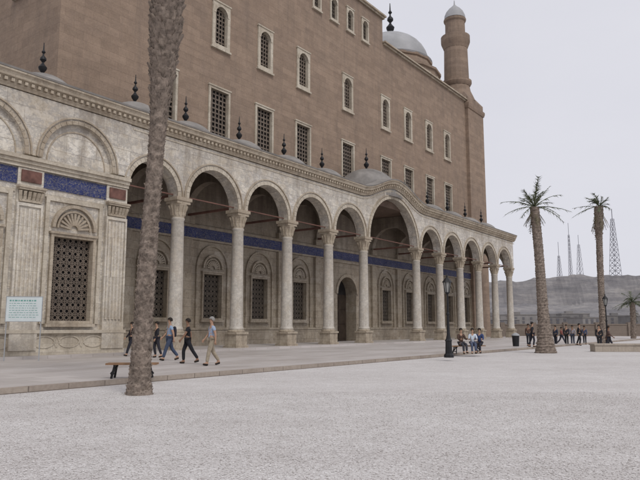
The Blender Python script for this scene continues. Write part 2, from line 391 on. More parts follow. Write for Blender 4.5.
for a, b2 in bays:
    MB().bar((a, 0.0, 9.42), (b2, 0.0, 9.42), 0.07).build('tie_rod', M['beam'], mosque)
MB().box(WE, 52, 0.3, 5.0, 12.62, 13.25).build('gallery_ceiling', M['ceiling'], mosque)
path = [(-45+i*1.0, 0) for i in range(59)]+[(14.2+i*0.25, zb(14.2+i*0.25)) for i in range(51)]+[(27+i, 0) for i in range(26)]
path = [p for p in path if p[0] <= 52.3]+[(52.4, 0)]
prof = [(0.40, WT+.05), (0.50, WT+.05), (0.53, WT+.14), (0.58, WT+.2), (0.62, WT+.42), (0.78, WT+.48), (0.82, WT+.66), (0.90, WT+.72), (0.90, WT+.8), (0.1, WT+.9), (-0.35, WT+.86), (-0.35, WT+.05)]
MB().sweep(path, prof).build('cornice', M['ochre'], mosque)
MB().sweep(path, [(.92, WT+.81), (.95, WT+.9), (0.1, WT+1.05), (-0.4, WT+1.0), (-0.4, WT+.87), (0.1, WT+.915)]).build('cornice_cap', M['lead'], mosque)
dn = MB(); t = -30
while t < 52.2:
    z = WT+zb(t)+.25; dn.box(t, t+0.15, -0.73, -0.57, z, z+.16); t += 0.33
dn.build('dentils', M['ochre'], mosque)
fr_ = MB(); fr_.sweep([p for p in path if p[0] >= WE], [(0.40, WT-.22), (0.455, WT-.22), (0.46, WT-.15), (0.40, WT-.13)]); fr_.build('frieze_moulding', M['trim'], mosque)

proto = MB().lathe([(.48, 1.42), (.5, 1.5), (.45, 1.6), (.43, 1.66), (.415, 3.5), (.395, 5.5), (.37, 7.9), (.41, 7.95), (.41, 8.03), (.37, 8.06)], 24).build('column', M['column'], mosque, True)
pb = MB().box(-.58, .58, -.58, .58, .2, .42).box(-.5, .5, -.5, .5, .42, 1.14).box(-.57, .57, -.57, .57, 1.14, 1.27)
pb.lathe([(.55, 1.27), (.57, 1.34), (.5, 1.42)], 20)
ped = pb.build('pedestal', M['ochre'], proto)
cp = MB(); cp.lathe([(.37, 8.06), (.39, 8.15), (.41, 8.3), (.43, 8.5), (.50, 8.75), (.54, 8.9)], 20)
for i in range(12):
    a = 2*pi*i/12
    cp.bar((.39*cos(a), .39*sin(a), 8.2), (.45*cos(a), .45*sin(a), 8.5), .09); cp.bar((.45*cos(a), .45*sin(a), 8.5), (.56*cos(a), .56*sin(a), 8.78), .1)
cp.box(-.52, .52, -.5, .5, 8.88, 9.05).box(-.6, .6, -.56, .56, 9.05, 9.25)
cap = cp.build('capital', M['ochre'], proto)
subs = [ped, cap]
for i, t in enumerate(colT):
    c = proto if i == 0 else proto.copy()
    if i:
        C.objects.link(c)
        for s_ in subs:
            k = s_.copy(); C.objects.link(k); k.parent = c
    c.location = (t, 0, 0); c.rotation_euler.z = 0

def grille(gm, cx, z0, z1, w, y, nx, nz, bar, rings=False):
    for i in range(nx+1):
        x = cx-w/2+w*i/nx; gm.box(x-bar/2, x+bar/2, y, y+.05, z0, z1)
    for j in range(nz+1):
        z = z0+(z1-z0)*j/nz; gm.box(cx-w/2, cx+w/2, y+.003, y+.045, z-bar/2, z+bar/2)
    if rings:
        dx, dz = w/nx, (z1-z0)/nz; r = min(dx, dz)*.42
        for i in range(nx):
            for j in range(nz):
                X, Zc = cx-w/2+dx*(i+.5), z0+dz*(j+.5)
                P = [(X+r*cos(2*pi*q/8), y+.01, Zc+r*sin(2*pi*q/8)) for q in range(8)]; Q = [(X+(r-bar)*cos(2*pi*q/8), y+.01, Zc+(r-bar)*sin(2*pi*q/8)) for q in range(8)]
                for q in range(8): gm.quad(P[q], P[(q+1) % 8], Q[(q+1) % 8], Q[q])
def window(cx, z0, z1, w, y, arched, fwid=.22, proud=.14, depth=.4, nx=5, nz=9, bar=.05, gmat='bronze', fmat='trim', tf=None, hood=False, rings=False):
    pane = MB(); pane.tf = tf; pane.box(cx-w/2+.03, cx+w/2-.03, y+depth, y+depth+.05, z0+.03, z1-.03)
    p = pane.build('window', M['dark'], mosque)
    f = MB(); f.tf = tf; a = w/2-fwid
    f.box(cx-w/2, cx-a, y-proud, y+depth, z0, z1); f.box(cx+a, cx+w/2, y-proud, y+depth, z0, z1); f.box(cx-a, cx+a, y-proud+.01, y+depth, z0, z0+fwid)
    if arched:
        zs = z1-fwid-a; f.arch_panel(cx-a, cx+a, zs, z1, cx, a-.002, a, y-proud+.012, y+depth, 16)
        f.ring(cx, zs, a-.002, a, a+fwid*.6, a+fwid*.6, y-proud-.04, y-proud+.05, 16)
    else: f.box(cx-a, cx+a, y-proud+.01, y+depth, z1-fwid, z1)
    f.box(cx-w/2-.1, cx+w/2+.1, y-proud-.08, y, z0-.14, z0+.02)
    f.box(cx-w/2-.07, cx+w/2+.07, y-proud-.06, y, z1-.01, z1+.1)
    if hood:
        r = w/2-.02
        f.ring(cx, z1+.3, r-.16, r-.16, r, r, y-.2, y, 20); f.ring(cx, z1+.3, r-.38, r-.38, r-.28, r-.28, y-.12, y, 20)
        for q in range(11):
            an = pi*(q+.5)/11; f.bar((cx+.2*cos(an), y-.06, z1+.3+.2*sin(an)), (cx+(r-.42)*cos(an), y-.1, z1+.3+(r-.42)*sin(an)), .1)
    f.build('frame', M[fmat], p)
    gr = MB(); gr.tf = tf; grille(gr, cx, z0+fwid, z1-fwid*.6, 2*a, y+depth-.12, nx, nz, bar, rings)
    gr.build('grille', M[gmat], p)
    return p
MX = [-2.4, 2.95, 8.2, 13.5, 20.8, 28.3, 33.5, 38.9, 44.1]
row1 = [(x, 15.8, 19.8, 2.3) for x in MX]; row2 = [(x, 23.0, 26.7, 1.9) for x in MX]
row3 = [(x, 31.6, 34.1, 1.35) for x in (15.6, 18.45, 21.35, 24.25)]
D = 5.0; XL, XR, TOP = -10.5, 56.0, 33.0
hole = lambda r: (r[0]-r[3]/2+.05, r[0]+r[3]/2-.05, r[1]+.05, r[2]-.05)
mw = MB()
mw.wall(XL, XR-5.4, WT+.4, TOP-.0, D, [hole(r) for r in row1+row2]+[(13.6, 28.0, 30.9, 33.5)])
mw.wall(13.6, 28.0, 30.9, 36, D, [hole(r) for r in row3])
mw.tf = lambda p: (XL+p[1], p[0], p[2])
lf = [(y, 23.0, 26.7, 1.9) for y in (9.5, 14.8, 20.5, 26)]
mw.wall(D, 48, 0.3, TOP, 0, [hole(r) for r in lf])
mw.tf = None
mw.quad((XL, 48, 0), (XR, 48, 0), (XR, 48, TOP), (XL, 48, TOP)); mw.quad((XR, D+2, 0), (XR, 48, 0), (XR, 48, TOP), (XR, D+2, TOP))
mw.quad((13.6, D, TOP-1), (13.6, D+9, TOP-1), (13.6, D+9, 36), (13.6, D, 36)); mw.quad((28, D, TOP-1), (28, D+9, TOP-1), (28, D+9, 36), (28, D, 36)); mw.quad((13.6, D+9, TOP-1), (28, D+9, TOP-1), (28, D+9, 36), (13.6, D+9, 36))
mw.build('main_wall', M['upper'], mosque)
MB().box(XL+.02, XR-.02, D+.5, 47.9, TOP-.4, TOP-.05).box(13.7, 27.9, D+.1, D+8.9, 35.6, 35.95).build('main_roof', M['lead'], mosque)
tc_ = MB()
for x0, x1, z in ((XL-.3, 13.5, TOP), (28.05, XR-5.2, TOP), (13.4, 28.2, 36)):
    tc_.box(x0, x1, D-.2, D+.4, z-.3, z-.1); tc_.box(x0-.1, x1+.1, D-.4, D+.4, z-.1, z+.08)
tc_.box(XL-.4, XL+.2, D+.45, 48, TOP-.1, TOP+.1); tc_.box(XL-.2, XL+.2, D+.45, 48, TOP-.35, TOP-.105)
tc_.box(28.0, 28.5, D+.45, D+9.2, 35.9, 36.07)
tc_.build('upper_cornice', M['ochre'], mosque)
for r in row1: window(r[0], r[1], r[2], r[3], D, False, .2, .1, .3, 5, 10, .12, 'bronze_light')
for r in row2: window(r[0], r[1], r[2], r[3], D, True, .3, .12, .3, 4, 9, .11, 'bronze_light')
for r in row3: window(r[0], r[1], r[2], r[3], D, True, .2, .12, .3, 3, 6, .08, 'bronze')
for r in lf: window(r[0], r[1], r[2], r[3], 0, True, .3, .12, .3, 4, 9, .11, 'bronze_light', tf=lambda p: (XL+p[1], p[0], p[2]))

gw = [(a+b2)/2 for a, b2 in bays if b2-a < 7]; DC = BC-.35
holes = [(x-.95, x+.95, 2.15, 5.5) for x in gw]+[(DC-1.9, DC+1.9, .28, 6.8)]
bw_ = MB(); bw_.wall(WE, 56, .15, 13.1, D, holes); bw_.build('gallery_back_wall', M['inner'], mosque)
for x in gw:
    wp = window(x, 2.1, 5.55, 2.1, D, False, .13, .16, .35, 5, 9, .07, 'bronze', 'inner', hood=True, rings=True)
    big_r = MB(); big_r.ring(x, 5.75, 1.5, 1.7, 1.64, 1.84, D-.14, D, 24); big_r.box(x-1.64, x-1.5, D-.14, D, 1.55, 5.75); big_r.box(x+1.5, x+1.64, D-.14, D, 1.55, 5.75)
    big_r.build('surround', M['inner'], wp)
dd = MB().box(DC-1.85, DC+1.85, D+.9, D+.96, .28, 6.8); door = dd.build('door', M['dark'], mosque)
df = MB(); df.box(DC-2.3, DC-1.6, D-.3, D+.9, .28, 4.7); df.box(DC+1.6, DC+2.3, D-.3, D+.9, .28, 4.7); df.arch_panel(DC-2.3, DC+2.3, 4.7, 7.6, DC, 1.6, 1.6, D-.3, D+.9, 20)
df.ring(DC, 4.7, 1.61, 1.61, 1.9, 1.9, D-.4, D-.25); df.box(DC-2.5, DC+2.5, D-.45, D, 7.6, 7.79)
df.build('frame', M['inner'], door)
for sx in (-1, 1):
    dl = MB().box(DC+sx*.8-.75, DC+sx*.8+.75, D+.86, D+.9, .3, 4.7)
    for z in (.5, 1.9, 3.3): dl.box(DC+sx*.8-.6, DC+sx*.8+.6, D+.82, D+.86, z, z+1.15)
    dl.build('door_leaf', M['doorwood'], door)
for i, (a, b2) in enumerate(bays):
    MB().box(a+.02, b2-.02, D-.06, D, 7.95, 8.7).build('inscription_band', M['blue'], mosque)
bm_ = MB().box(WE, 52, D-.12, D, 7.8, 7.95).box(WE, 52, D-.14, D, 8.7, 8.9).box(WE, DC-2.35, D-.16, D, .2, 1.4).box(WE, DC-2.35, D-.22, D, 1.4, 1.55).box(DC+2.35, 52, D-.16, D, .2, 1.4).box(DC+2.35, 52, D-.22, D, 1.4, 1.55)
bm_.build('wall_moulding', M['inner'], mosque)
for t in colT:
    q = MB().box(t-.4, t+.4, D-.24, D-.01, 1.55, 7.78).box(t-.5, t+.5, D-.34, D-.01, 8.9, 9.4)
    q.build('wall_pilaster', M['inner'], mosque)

# left wing wall
PW = 1.3; pil = [-9.82-4.88*i for i in range(7)]; yf = -.25
cent = [(pil[i]+pil[i+1])/2 for i in range(6)]
lw = MB(); lw.wall(-45, WE, .15, WT, yf, [(c-1.15, c+1.15, 1.85, 6.1) for c in cent])
lw.quad((WE, yf, .15), (WE, D, .15), (WE, D, WT), (WE, yf, WT))
lw.quad((-45, yf, .1), (-45, 40, .1), (-45, 40, WT), (-45, yf, WT))
for i, c in enumerate(cent):
    lw.arch_panel(pil[i+1], pil[i] if i else WE-.002, 9.75, WT, c, 2.0, 2.1, yf-.22, yf-.003, 28)
lw.build('wing_wall', M['marble'], mosque)
MB().box(-45, WE-.1, -.2, 30, 13.0, 13.3).build('wing_roof', M['lead'], mosque)
for c in cent:
    ar = MB()
    ar.ring(c, 9.75, 2.0, 2.1, 2.19, 2.29, yf-.255, yf-.2, 19, gap=.03); ar.ring(c, 9.75, 2.26, 2.36, 2.34, 2.44, yf-.3, yf-.2, 32)
    ar.ring(c, 9.75, 1.62, 1.7, 1.68, 1.76, yf-.04, yf, 32)
    ar.build('arch_moulding', M['ochre'], mosque)
for i, c in enumerate(cent):
    wp = window(c, 1.75, 6.15, 2.5, yf, False, .15, .16, .3, 7, 13, .05, 'bronze_light', 'ochre', hood=True, rings=True)
    e = MB()
    e.box(c-1.6, c-1.4, yf-.13, yf, 1.75, 7.9).box(c+1.4, c+1.6, yf-.13, yf, 1.75, 7.9).box(c-1.4, c+1.4, yf-.12, yf, 7.74, 7.9)
    e.box(c-1.72, c+1.72, yf-.07, yf, 7.9, 8.02); e.build('surround', M['trim'], wp)
    MB().box(pil[i+1]+PW/2, pil[i]-PW/2, yf-.06, yf, 8.3, 9.05).build('inscription_band', M['blue'], mosque)
md = MB().box(-45, WE+.02, yf-.18, yf, 9.1, 9.28).box(-45, WE+.04, yf-.36, yf, 9.45, 9.64).box(-45, WE+.02, yf-.26, yf, 9.28, 9.45)
md.box(-45, WE+.08, yf-.22, yf, .2, .5).box(-45, WE+.06, yf-.14, yf, .5, 1.3).box(-45, WE+.1, yf-.3, yf, 1.3, 1.46)
for c in cent:
    for dx in (-1.35, 0, 1.35):
        P = [(c+dx+.55*cos(2*pi*q/16), yf-.14, .9+.27*sin(2*pi*q/16)) for q in range(17)]
        for q in range(16): md.bar(P[q], P[q+1], .07)
    for dx in (-.68, .68):
        P = [(c+dx, yf-.14, .62), (c+dx+.14, yf-.14, .9), (c+dx, yf-.14, 1.18), (c+dx-.14, yf-.14, .9)]
        for q in range(4): md.bar(P[q], P[(q+1) % 4], .05)
md.build('plinth_moulding', M['trim'], mosque)
for t in pil:
    q = MB().box(t-PW/2, t+PW/2, yf-.12, yf, 1.46, 9.08).box(t-PW/2, t+PW/2, yf-.22, yf-.12, 1.46, 1.85).box(t-PW/2, t+PW/2, yf-.2, yf-.12, 7.25, 7.4)
    for sx in (-1, 1): q.box(t+sx*.6-.05, t+sx*.6+.05, yf-.2, yf-.12, 1.85, 7.25)
    for k in range(5):      # rounded reeds between deep flutes
        x = t-.42+.21*k
        P = [(x+.065*cos(pi*j/6), yf-.12-.085*sin(pi*j/6)) for j in range(7)]
        for j in range(6): q.quad((P[j][0], P[j][1], 2.0), (P[j+1][0], P[j+1][1], 2.0), (P[j+1][0], P[j+1][1], 7.15), (P[j][0], P[j][1], 7.15))
    q.box(t-.68, t+.66, yf-.28, yf, .51, 1.29)
    p = q.build('pilaster', M['fluted'], mosque)
    c = MB().box(t-.55, t+.55, yf-.24, yf-.12, 7.45, 7.56)
    for k in range(6):
        x = t-.5+.2*k; c.bar((x, yf-.18, 7.56), (x+(x-t)*.14, yf-.3, 7.95), .14)
    c.box(t-.66, t+.66, yf-.36, yf-.1, 8.0, 8.1).box(t-.7, t+.7, yf-.4, yf-.1, 8.1, 8.2); c.build('capital', M['ochre'], p)
    MB().box(t-.5, t+.5, yf-.2, yf-.12, 8.42, 8.98).build('red_panel', M['red'], p)

def finial(parent, x, y, z, s=1.0):
    MB().lathe([(.05, -.15), (.15, 0), (.07, .12), (.2, .3), (.23, .42), (.08, .6), (.05, .68), (.17, .82), (.16, .92), (.05, 1.05), (.04, 1.15), (.11, 1.24), (.04, 1.36), (.02, 1.75)], 10).build('finial', M['black'], parent, True, (x, y, z)).scale = (s, s, s*1.05)
def dome(x, y, z, r, h, name='gallery_dome', mat='lead', fs=1.0, seg=28):
    d0 = [(r*1.08, -.1), (r*1.1, .1), (r*1.02, .15)]+[(r*cos(pi/2*i/9), .15+(h-.15)*sin(pi/2*i/9)) for i in range(9)]+[(.06, h)]
    p = MB().lathe(d0, seg, (x, y, z)).build(name, M[mat], mosque, True)
    finial(p, x, y, z+h, fs); return p
for t in (-27.0, -22.2, -17.6, -12.95): dome(t, 2.3, 13.3, 1.9, 1.7)
dome(-6.9, 2.3, 13.3, 1.9, 1.9)
for x in gw[1:]: dome(x, 2.5, 13.3, 2.1, 1.85)
dome(BC, 2.6, 13.6, 3.1, 3.0, fs=1.15)
DX, DY = 44.0, 13.0
dr = MB().lathe([(6.6, TOP-.3), (6.6, 35.4), (6.85, 35.5), (6.85, 35.8), (5.9, 36.1), (5.5, 37.2), (5.7, 37.3), (5.7, 37.6), (5.4, 37.7)], 16, (DX, DY, 0))
p = dr.build('dome_drum', M['upper'], mosque)
for i in range(16):
    a = 2*pi*(i+.5)/16; ca, sa = cos(a), sin(a)
    f = MB(); f.tf = lambda q, ca=ca, sa=sa: (DX+ca*(6.45-q[1])-sa*q[0], DY+sa*(6.45-q[1])+ca*q[0], q[2])
    f.box(-.75, -.5, -.1, .1, 33.2, 34.3); f.box(.5, .75, -.1, .1, 33.2, 34.3); f.ring(0, 34.3, .5, .5, .75, .75, -.1, .1, 12); f.build('drum_window', M['ochre'], p)
dome(DX, DY, 37.6, 5.2, 4.6, 'corner_dome', 'dome', 2.6, 40)
MXc, MYc = 53.2, 7.3
sq = lambda r: r*sqrt(2)
mn = MB().lathe([(sq(2.75), .2), (sq(2.75), 31.8)], 4, (MXc, MYc, 0), pi/4).lathe([(sq(2.85), 31.8), (sq(2.95), 32.2), (sq(2.95), 32.5), (sq(2.75), 32.7), (sq(2.75), 33.4), (2.6, 34.6)], 4, (MXc, MYc, 0), pi/4)
mn = mn.build('minaret', M['upper'], mosque)
MB().lathe([(2.7, 33.6), (2.3, 34.6), (1.95, 35.4), (1.8, 36.2), (1.68, 41.9)], 16, (MXc, MYc, 0)).build('lower_shaft', M['upper'], mn)
MB().lathe([(1.7, 41.9), (1.85, 42.3), (2.05, 42.8), (2.1, 43.0), (2.1, 43.8), (2.0, 43.85), (2.0, 43.1), (1.5, 43.1)], 24, (MXc, MYc, 0)).build('balcony', M['upper'], mn)
MB().lathe([(1.88, 36.1), (2.05, 36.4), (2.15, 36.6), (2.15, 36.9), (1.82, 37.0)], 24, (MXc, MYc, 0)).build('shaft_band', M['upper'], mn)
MB().lathe([(1.45, 43.0), (1.42, 46.0), (1.6, 46.2), (1.64, 46.5), (1.45, 46.6)], 16, (MXc, MYc, 0)).build('upper_shaft', M['upper'], mn)
MB().lathe([(1.55, 46.6), (1.5, 47.1), (1.25, 47.7), (.85, 48.2), (.4, 48.6), (.12, 48.9), (.05, 49.6)], 20, (MXc, MYc, 0)).build('cap', M['dome'], mn, True)

# ---------------------------------------------------------------- palms
def fronds(mb, c, count, L, el0, el1, droop, pairs=26, lw=.05, ll=.55, seed=1, lean=(0, 0)):
    R = random.Random(seed)
    for k in range(count):
        az = k*2.39996+R.uniform(-.45, .45); el = radians(R.uniform(el0, el1)); Lk = L*R.uniform(.6, 1.18); dr = droop*R.uniform(.3, 1.7)
        H = Vector((cos(az), sin(az), 0)); side = Vector((-sin(az), cos(az), 0)); B = Vector((lean[0], lean[1], 0))
        P = lambda s: Vector(c)+H*(Lk*s*cos(el))+B*s*s*Lk+Vector((0, 0, Lk*s*sin(el)-dr*Lk*s*s))
        for i in range(7): mb.bar(P(i/7), P((i+1)/7), .05*(1-i/9))
        for i in range(pairs):
            s = .15+.85*(i+.5)/pairs; p = P(s); dv = (P(min(1, s+.02))-P(s-.02)).normalized()
            l = ll*(sin(pi*min(1, s*.92)))**.6*R.uniform(.65, 1.15)
            for sg in (-1, 1):
                if R.random() < .2: continue
                tip = p+side*sg*l*R.uniform(.4, .75)+dv*l*R.uniform(.5, .85)+Vector((0, 0, -l*R.uniform(-.1, .5)))
                wv = dv*lw*.5
                n = mb.a(p-wv, p+wv, tip); mb.f.append((n, n+1, n+2))
PG = 'palms of the forecourt'
def palm(base, top_off, h, rfun, label, fr, stubs, stub, seed=1, seg=14, lean=(0, 0)):
    t = empty('palm_tree', base, 0, label, 'palm tree', PG)
    R = random.Random(seed); mb = MB(); nz = int(h*16)
    axis = lambda s: Vector((top_off[0]*s**1.2+.05*sin(s*5+seed)*s, top_off[1]*s, h*s))
    prev = None
    for k in range(nz+1):
        s = k/nz; c = axis(s); r = rfun(s*h)*(1+.03*sin(k*2.1)+R.uniform(-.025, .025))
        ring = mb.a(*[(c.x+r*cos(2*pi*i/seg)*(1+R.uniform(-.07, .07)), c.y+r*sin(2*pi*i/seg)*(1+R.uniform(-.07, .07)), c.z) for i in range(seg)])
        if prev is not None:
            for i in range(seg):
                j = (i+1) % seg; mb.f.append((prev+i, prev+j, ring+j, ring+i))
        prev = ring
    for k in range(stubs):
        s = (k+.5)/stubs; a = k*2.39996; z = s*h; c = axis(s); r = rfun(z)*.96; q = stub(z)
        o = Vector((cos(a), sin(a), 0)); sd = Vector((-sin(a), cos(a), 0)); w_ = q*R.uniform(.6, 1.35)
        p = c+o*r; tip = p+o*w_*R.uniform(.2, .8)+Vector((0, 0, w_*R.uniform(.4, 1.0)))
        n = mb.a(p-sd*w_*.6-Vector((0, 0, w_*.5)), p+sd*w_*.6-Vector((0, 0, w_*.5)), tip+sd*w_*.3, tip-sd*w_*.3, p+Vector((0, 0, w_*.7)))
        mb.f += [(n, n+1, n+2, n+3), (n+1, n+4, n+2), (n, n+3, n+4), (n+2, n+4, n+3)]
    mb.build('trunk', M['trunk'], t)
    cr = MB(); fronds(cr, axis(1), *fr, seed=seed, lean=lean); cr.build('crown', M['leaf'], t, recalc=False)
    return t, axis(1)
b0 = at(139, 394.5, 0)
def r_near(z): return .205+.12*math.exp(-z*2.2)+.015*sin(z*.9)+(.0 if z < 7.0 else min(.12, (z-7.0)*.055))
palm(b0, (.45, 0, 0), 12.6, r_near, 'tall rough palm trunk rising out of the picture beside the bench', (44, 3.2, 5, 80, .35, 34, .05, .5), 3000, lambda z: .055 if z < 6.5 else .055+min(.12, (z-6.5)*.05), seed=5, seg=20)
b1 = at(546, 353, 0)
t1, top1 = palm(b1, (-.3, 0, 0), 9.2, lambda z: .285+.39*math.exp(-z*.75), 'palm with thick flared trunk and wide spiky crown, standing nearest the gallery end', (26, 2.1, -8, 82, .36, 18, .065, .5), 700, lambda z: .06, seed=11)
sk = MB(); fronds(sk, top1-Vector((0, 0, .1)), 12, 1.1, -70, -25, .3, 14, .06, .35, seed=3); sk.build('dry_fronds', M['dryleaf'], t1, recalc=False)
b2_ = at(604, 347, 0)
t2, top2 = palm(b2_, (.2, 0, 0), 11.5, lambda z: .25+.16*math.exp(-z*1.2)+(.08 if z > 9.6 else 0), 'slender tall palm with a narrow drooping crown beside the second lantern post', (20, 1.6, -5, 78, .5, 16, .075, .45), 700, lambda z: .065+(.07 if z > 9 else 0), seed=21, lean=(-.3, 0))
sk = MB(); fronds(sk, top2-Vector((0, 0, .2)), 20, 1.6, -80, -45, .3, 14, .07, .35, seed=3); sk.build('dry_fronds', M['dryleaf'], t2, recalc=False)
palm(Vector((39.7, 82, 0)), (0.2, 0, 0), 4.7, lambda z: .32, 'short bushy palm far off at the right edge near the parapet', (26, 2.5, -20, 80, .5, 18, .12, .65), 80, lambda z: .12, seed=31)

# ---------------------------------------------------------------- street lamps
def street_lamp(p, h, label):
    t = empty('street_lamp', p, 0, label, 'street lamp', 'lantern posts'); k = h/4.2
    MB().lathe([(.24, 0), (.24, .12), (.17, .2), (.15, .75), (.18, .8), (.12, .9), (.09, 1.05)], 8).build('base', M['black'], t)
    MB().lathe([(.08, 1.05), (.055, 2), (.085, 2.04), (.085, 2.1), (.05, 2.15), (.04, 3.25*k), (.09, 3.3*k), (.11, 3.36*k)], 10).build('post', M['black'], t)
    z = 3.36*k
    ln = MB().lathe([(.10, z), (.18, z+.48)], 6).build('lantern', M['glass'], t)
    f = MB()
    for i in range(6):
        a = 2*pi*i/6; f.bar((.105*cos(a), .105*sin(a), z), (.19*cos(a), .19*sin(a), z+.5), .025)
    f.lathe([(.24, z+.48), (.22, z+.53), (.1, z+.68), (.03, z+.74), (.05, z+.8), (.01, z+.9)], 6); f.build('cap', M['black'], ln)
    return t
street_lamp(at(449, 357.5, .15), 3.9, 'black lantern post on the terrace edge beside the seated people')
street_lamp(at(608, 348, 0), 4.1, 'black lantern post beside the slender tall palm')

# ---------------------------------------------------------------- bench, sign, ledges, bin
def bench(p, rz, label, L, D_):
    t = empty('bench', p, rz, label, 'bench', 'benches of the terrace')
    s_ = MB(); n = 4; bw = D_/n
    for k in range(n): s_.box(-L/2, L/2, -D_/2+bw*k, -D_/2+bw*k+bw-.015, .38, .43)
    s_.build('seat', M['wood'], t)
    for sx in (-1, 1):
        q = sx*L*.33; h = D_/2-.03
        l = MB().bar((q+sx*.07, -h, 0), (q, -h*.6, .37), .05).bar((q+sx*.07, h, 0), (q, h*.6, .37), .05).bar((q, -h, .355), (q, h, .355), .05).bar((q-sx*.06, 0, .36), (q+sx*.14, 0, .12), .04).bar((q+sx*.07, -h, .12), (q+sx*.07, h, .12), .04)
        l.build('leg', M['black'], t)
bench(at(132, 378, .15), radians(4), 'wooden slab bench on two iron legs, partly behind the tall palm trunk', 1.42, .46)
bench(at(468, 353.5, .15)+Vector((0, .25, 0)), radians(20), 'small bench carrying the seated people behind the lantern post', 2.2, .44)
ps = at(21, 361, .15)
t = empty('information_sign', ps, radians(12), 'white information board with green lines on two thin posts by the marble wall', 'sign')
MB().box(-.72, .72, -.02, .02, 1.7, 2.75).build('board', M['white'], t)
for r_ in range(8):
    l = MB(); z = 2.56-.1*r_; x = -.6
    while x < .5:
        w_ = random.uniform(.04, .14)
        if r_ == 0: l.box(x, min(x+w_, .6), -.026, -.021, z, z+.06)
        else: l.box(x, min(x+w_, .6), -.026, -.021, z, z+.018)
        x += w_+.04
    l.build('line_of_lettering', M['green'], t)
f = MB().box(-.75, .75, -.03, .03, 2.75, 2.775).box(-.75, .75, -.03, .03, 1.675, 1.7).box(-.745, -.72, -.03, .03, 1.7, 2.75).box(.72, .745, -.03, .03, 1.7, 2.75)
f.build('frame', M['steel'], t)
for sx in (-1, 1): MB().box(sx*.7-.02, sx*.7+.02, .021, .06, 0, 1.66).build('post', M['steel'], t)

g = MB().box(0, 9, 0, .8, 0, .42).box(-.06, 9.06, -.06, .86, .42, .52)
o = g.build('stone_ledge', M['ledge'], loc=(17.9, 42.2, 0)); tag(o, 'low pale stone ledge running off the right edge beyond the slender palm', 'ledge')
g = MB().box(-10, 140, 0, .8, 0, 1.9).box(-10, 140, -.08, .88, 1.9, 2.1)
for i in range(30): g.box(-9+5*i, -8.3+5*i, -.2, 1.0, 0, 2.35)
o = g.build('parapet_wall', M['parapet'], loc=(24, 108, 0)); o.rotation_euler.z = radians(-8); tag(o, 'long stone parapet closing the terrace in front of the hazy city', 'wall')
t = empty('litter_bin', at(516, 347, .15), 0, 'small dark litter bin on the terrace near the last column', 'bin')
MB().lathe([(.22, .05), (.26, .75), (.28, .78), (.28, .82), (.2, .82)], 14).build('drum', M['black'], t); MB().lathe([(.3, .82), (.28, .9), (.12, 1.0), (.03, 1.03)], 14).build('lid', M['steel'], t)

# ---------------------------------------------------------------- hills, city, masts
g = MB(); nx, ny = 330, 44
from mathutils import noise as mn_
def hz(x, y):
    px = 320+640*x/y; base = 71+7*mn_.noise(Vector((x*.004, 1, 0)))+3*mn_.noise(Vector((x*.016, 4, 0)))+1.6*mn_.noise(Vector((x*.05, 9, 0)))
    if px < 560: base -= (560-px)*.17
    u = (y-560)/340; u = max(0, min(1, u+.16*mn_.noise(Vector((x*.012, y*.01, 2)))+.05*mn_.noise(Vector((x*.05, y*.03, 5)))))
    st = .42*min(1, u/.6)+.58*(max(0, min(1, (u-.74)/.12)))**.8
    return max(-1, base*st+(4.0*mn_.noise(Vector((x*.03, y*.03, 7)))+2.5*mn_.noise(Vector((x*.09, y*.09, 3))))*min(1, u*1.5)*(1 if u < .97 else .35))
idx = {}
for j in range(ny):
    y = 540+j*12 if j < 36 else 972+(j-35)*120
    for i in range(nx):
        x = -200+i*5; idx[i, j] = len(g.v); g.v.append((x, y, hz(x, y)-.5))
for j in range(ny-1):
    for i in range(nx-1): g.f.append((idx[i, j], idx[i+1, j], idx[i+1, j+1], idx[i, j+1]))
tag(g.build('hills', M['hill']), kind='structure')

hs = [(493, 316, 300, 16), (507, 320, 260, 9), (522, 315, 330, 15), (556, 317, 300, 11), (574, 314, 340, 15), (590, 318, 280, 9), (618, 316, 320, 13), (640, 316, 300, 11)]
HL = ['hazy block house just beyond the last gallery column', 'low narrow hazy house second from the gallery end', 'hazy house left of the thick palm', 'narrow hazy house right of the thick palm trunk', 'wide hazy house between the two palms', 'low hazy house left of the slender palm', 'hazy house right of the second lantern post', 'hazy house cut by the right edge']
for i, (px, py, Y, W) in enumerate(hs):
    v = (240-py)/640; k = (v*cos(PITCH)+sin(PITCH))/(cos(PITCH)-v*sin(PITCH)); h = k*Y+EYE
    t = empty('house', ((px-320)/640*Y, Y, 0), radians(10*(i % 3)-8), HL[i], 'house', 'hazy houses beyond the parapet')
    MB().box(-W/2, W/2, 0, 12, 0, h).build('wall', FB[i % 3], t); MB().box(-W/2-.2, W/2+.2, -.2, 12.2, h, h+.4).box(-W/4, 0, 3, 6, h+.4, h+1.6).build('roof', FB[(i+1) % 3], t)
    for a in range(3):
        for b_ in range(2): MB().box(-W/2+W*(a+.75)/3.5-.6, -W/2+W*(a+.75)/3.5+.6, -.12, -.02, h*(.45+.25*b_), h*(.45+.25*b_)+1.2).build('window', M['farwin'], t)

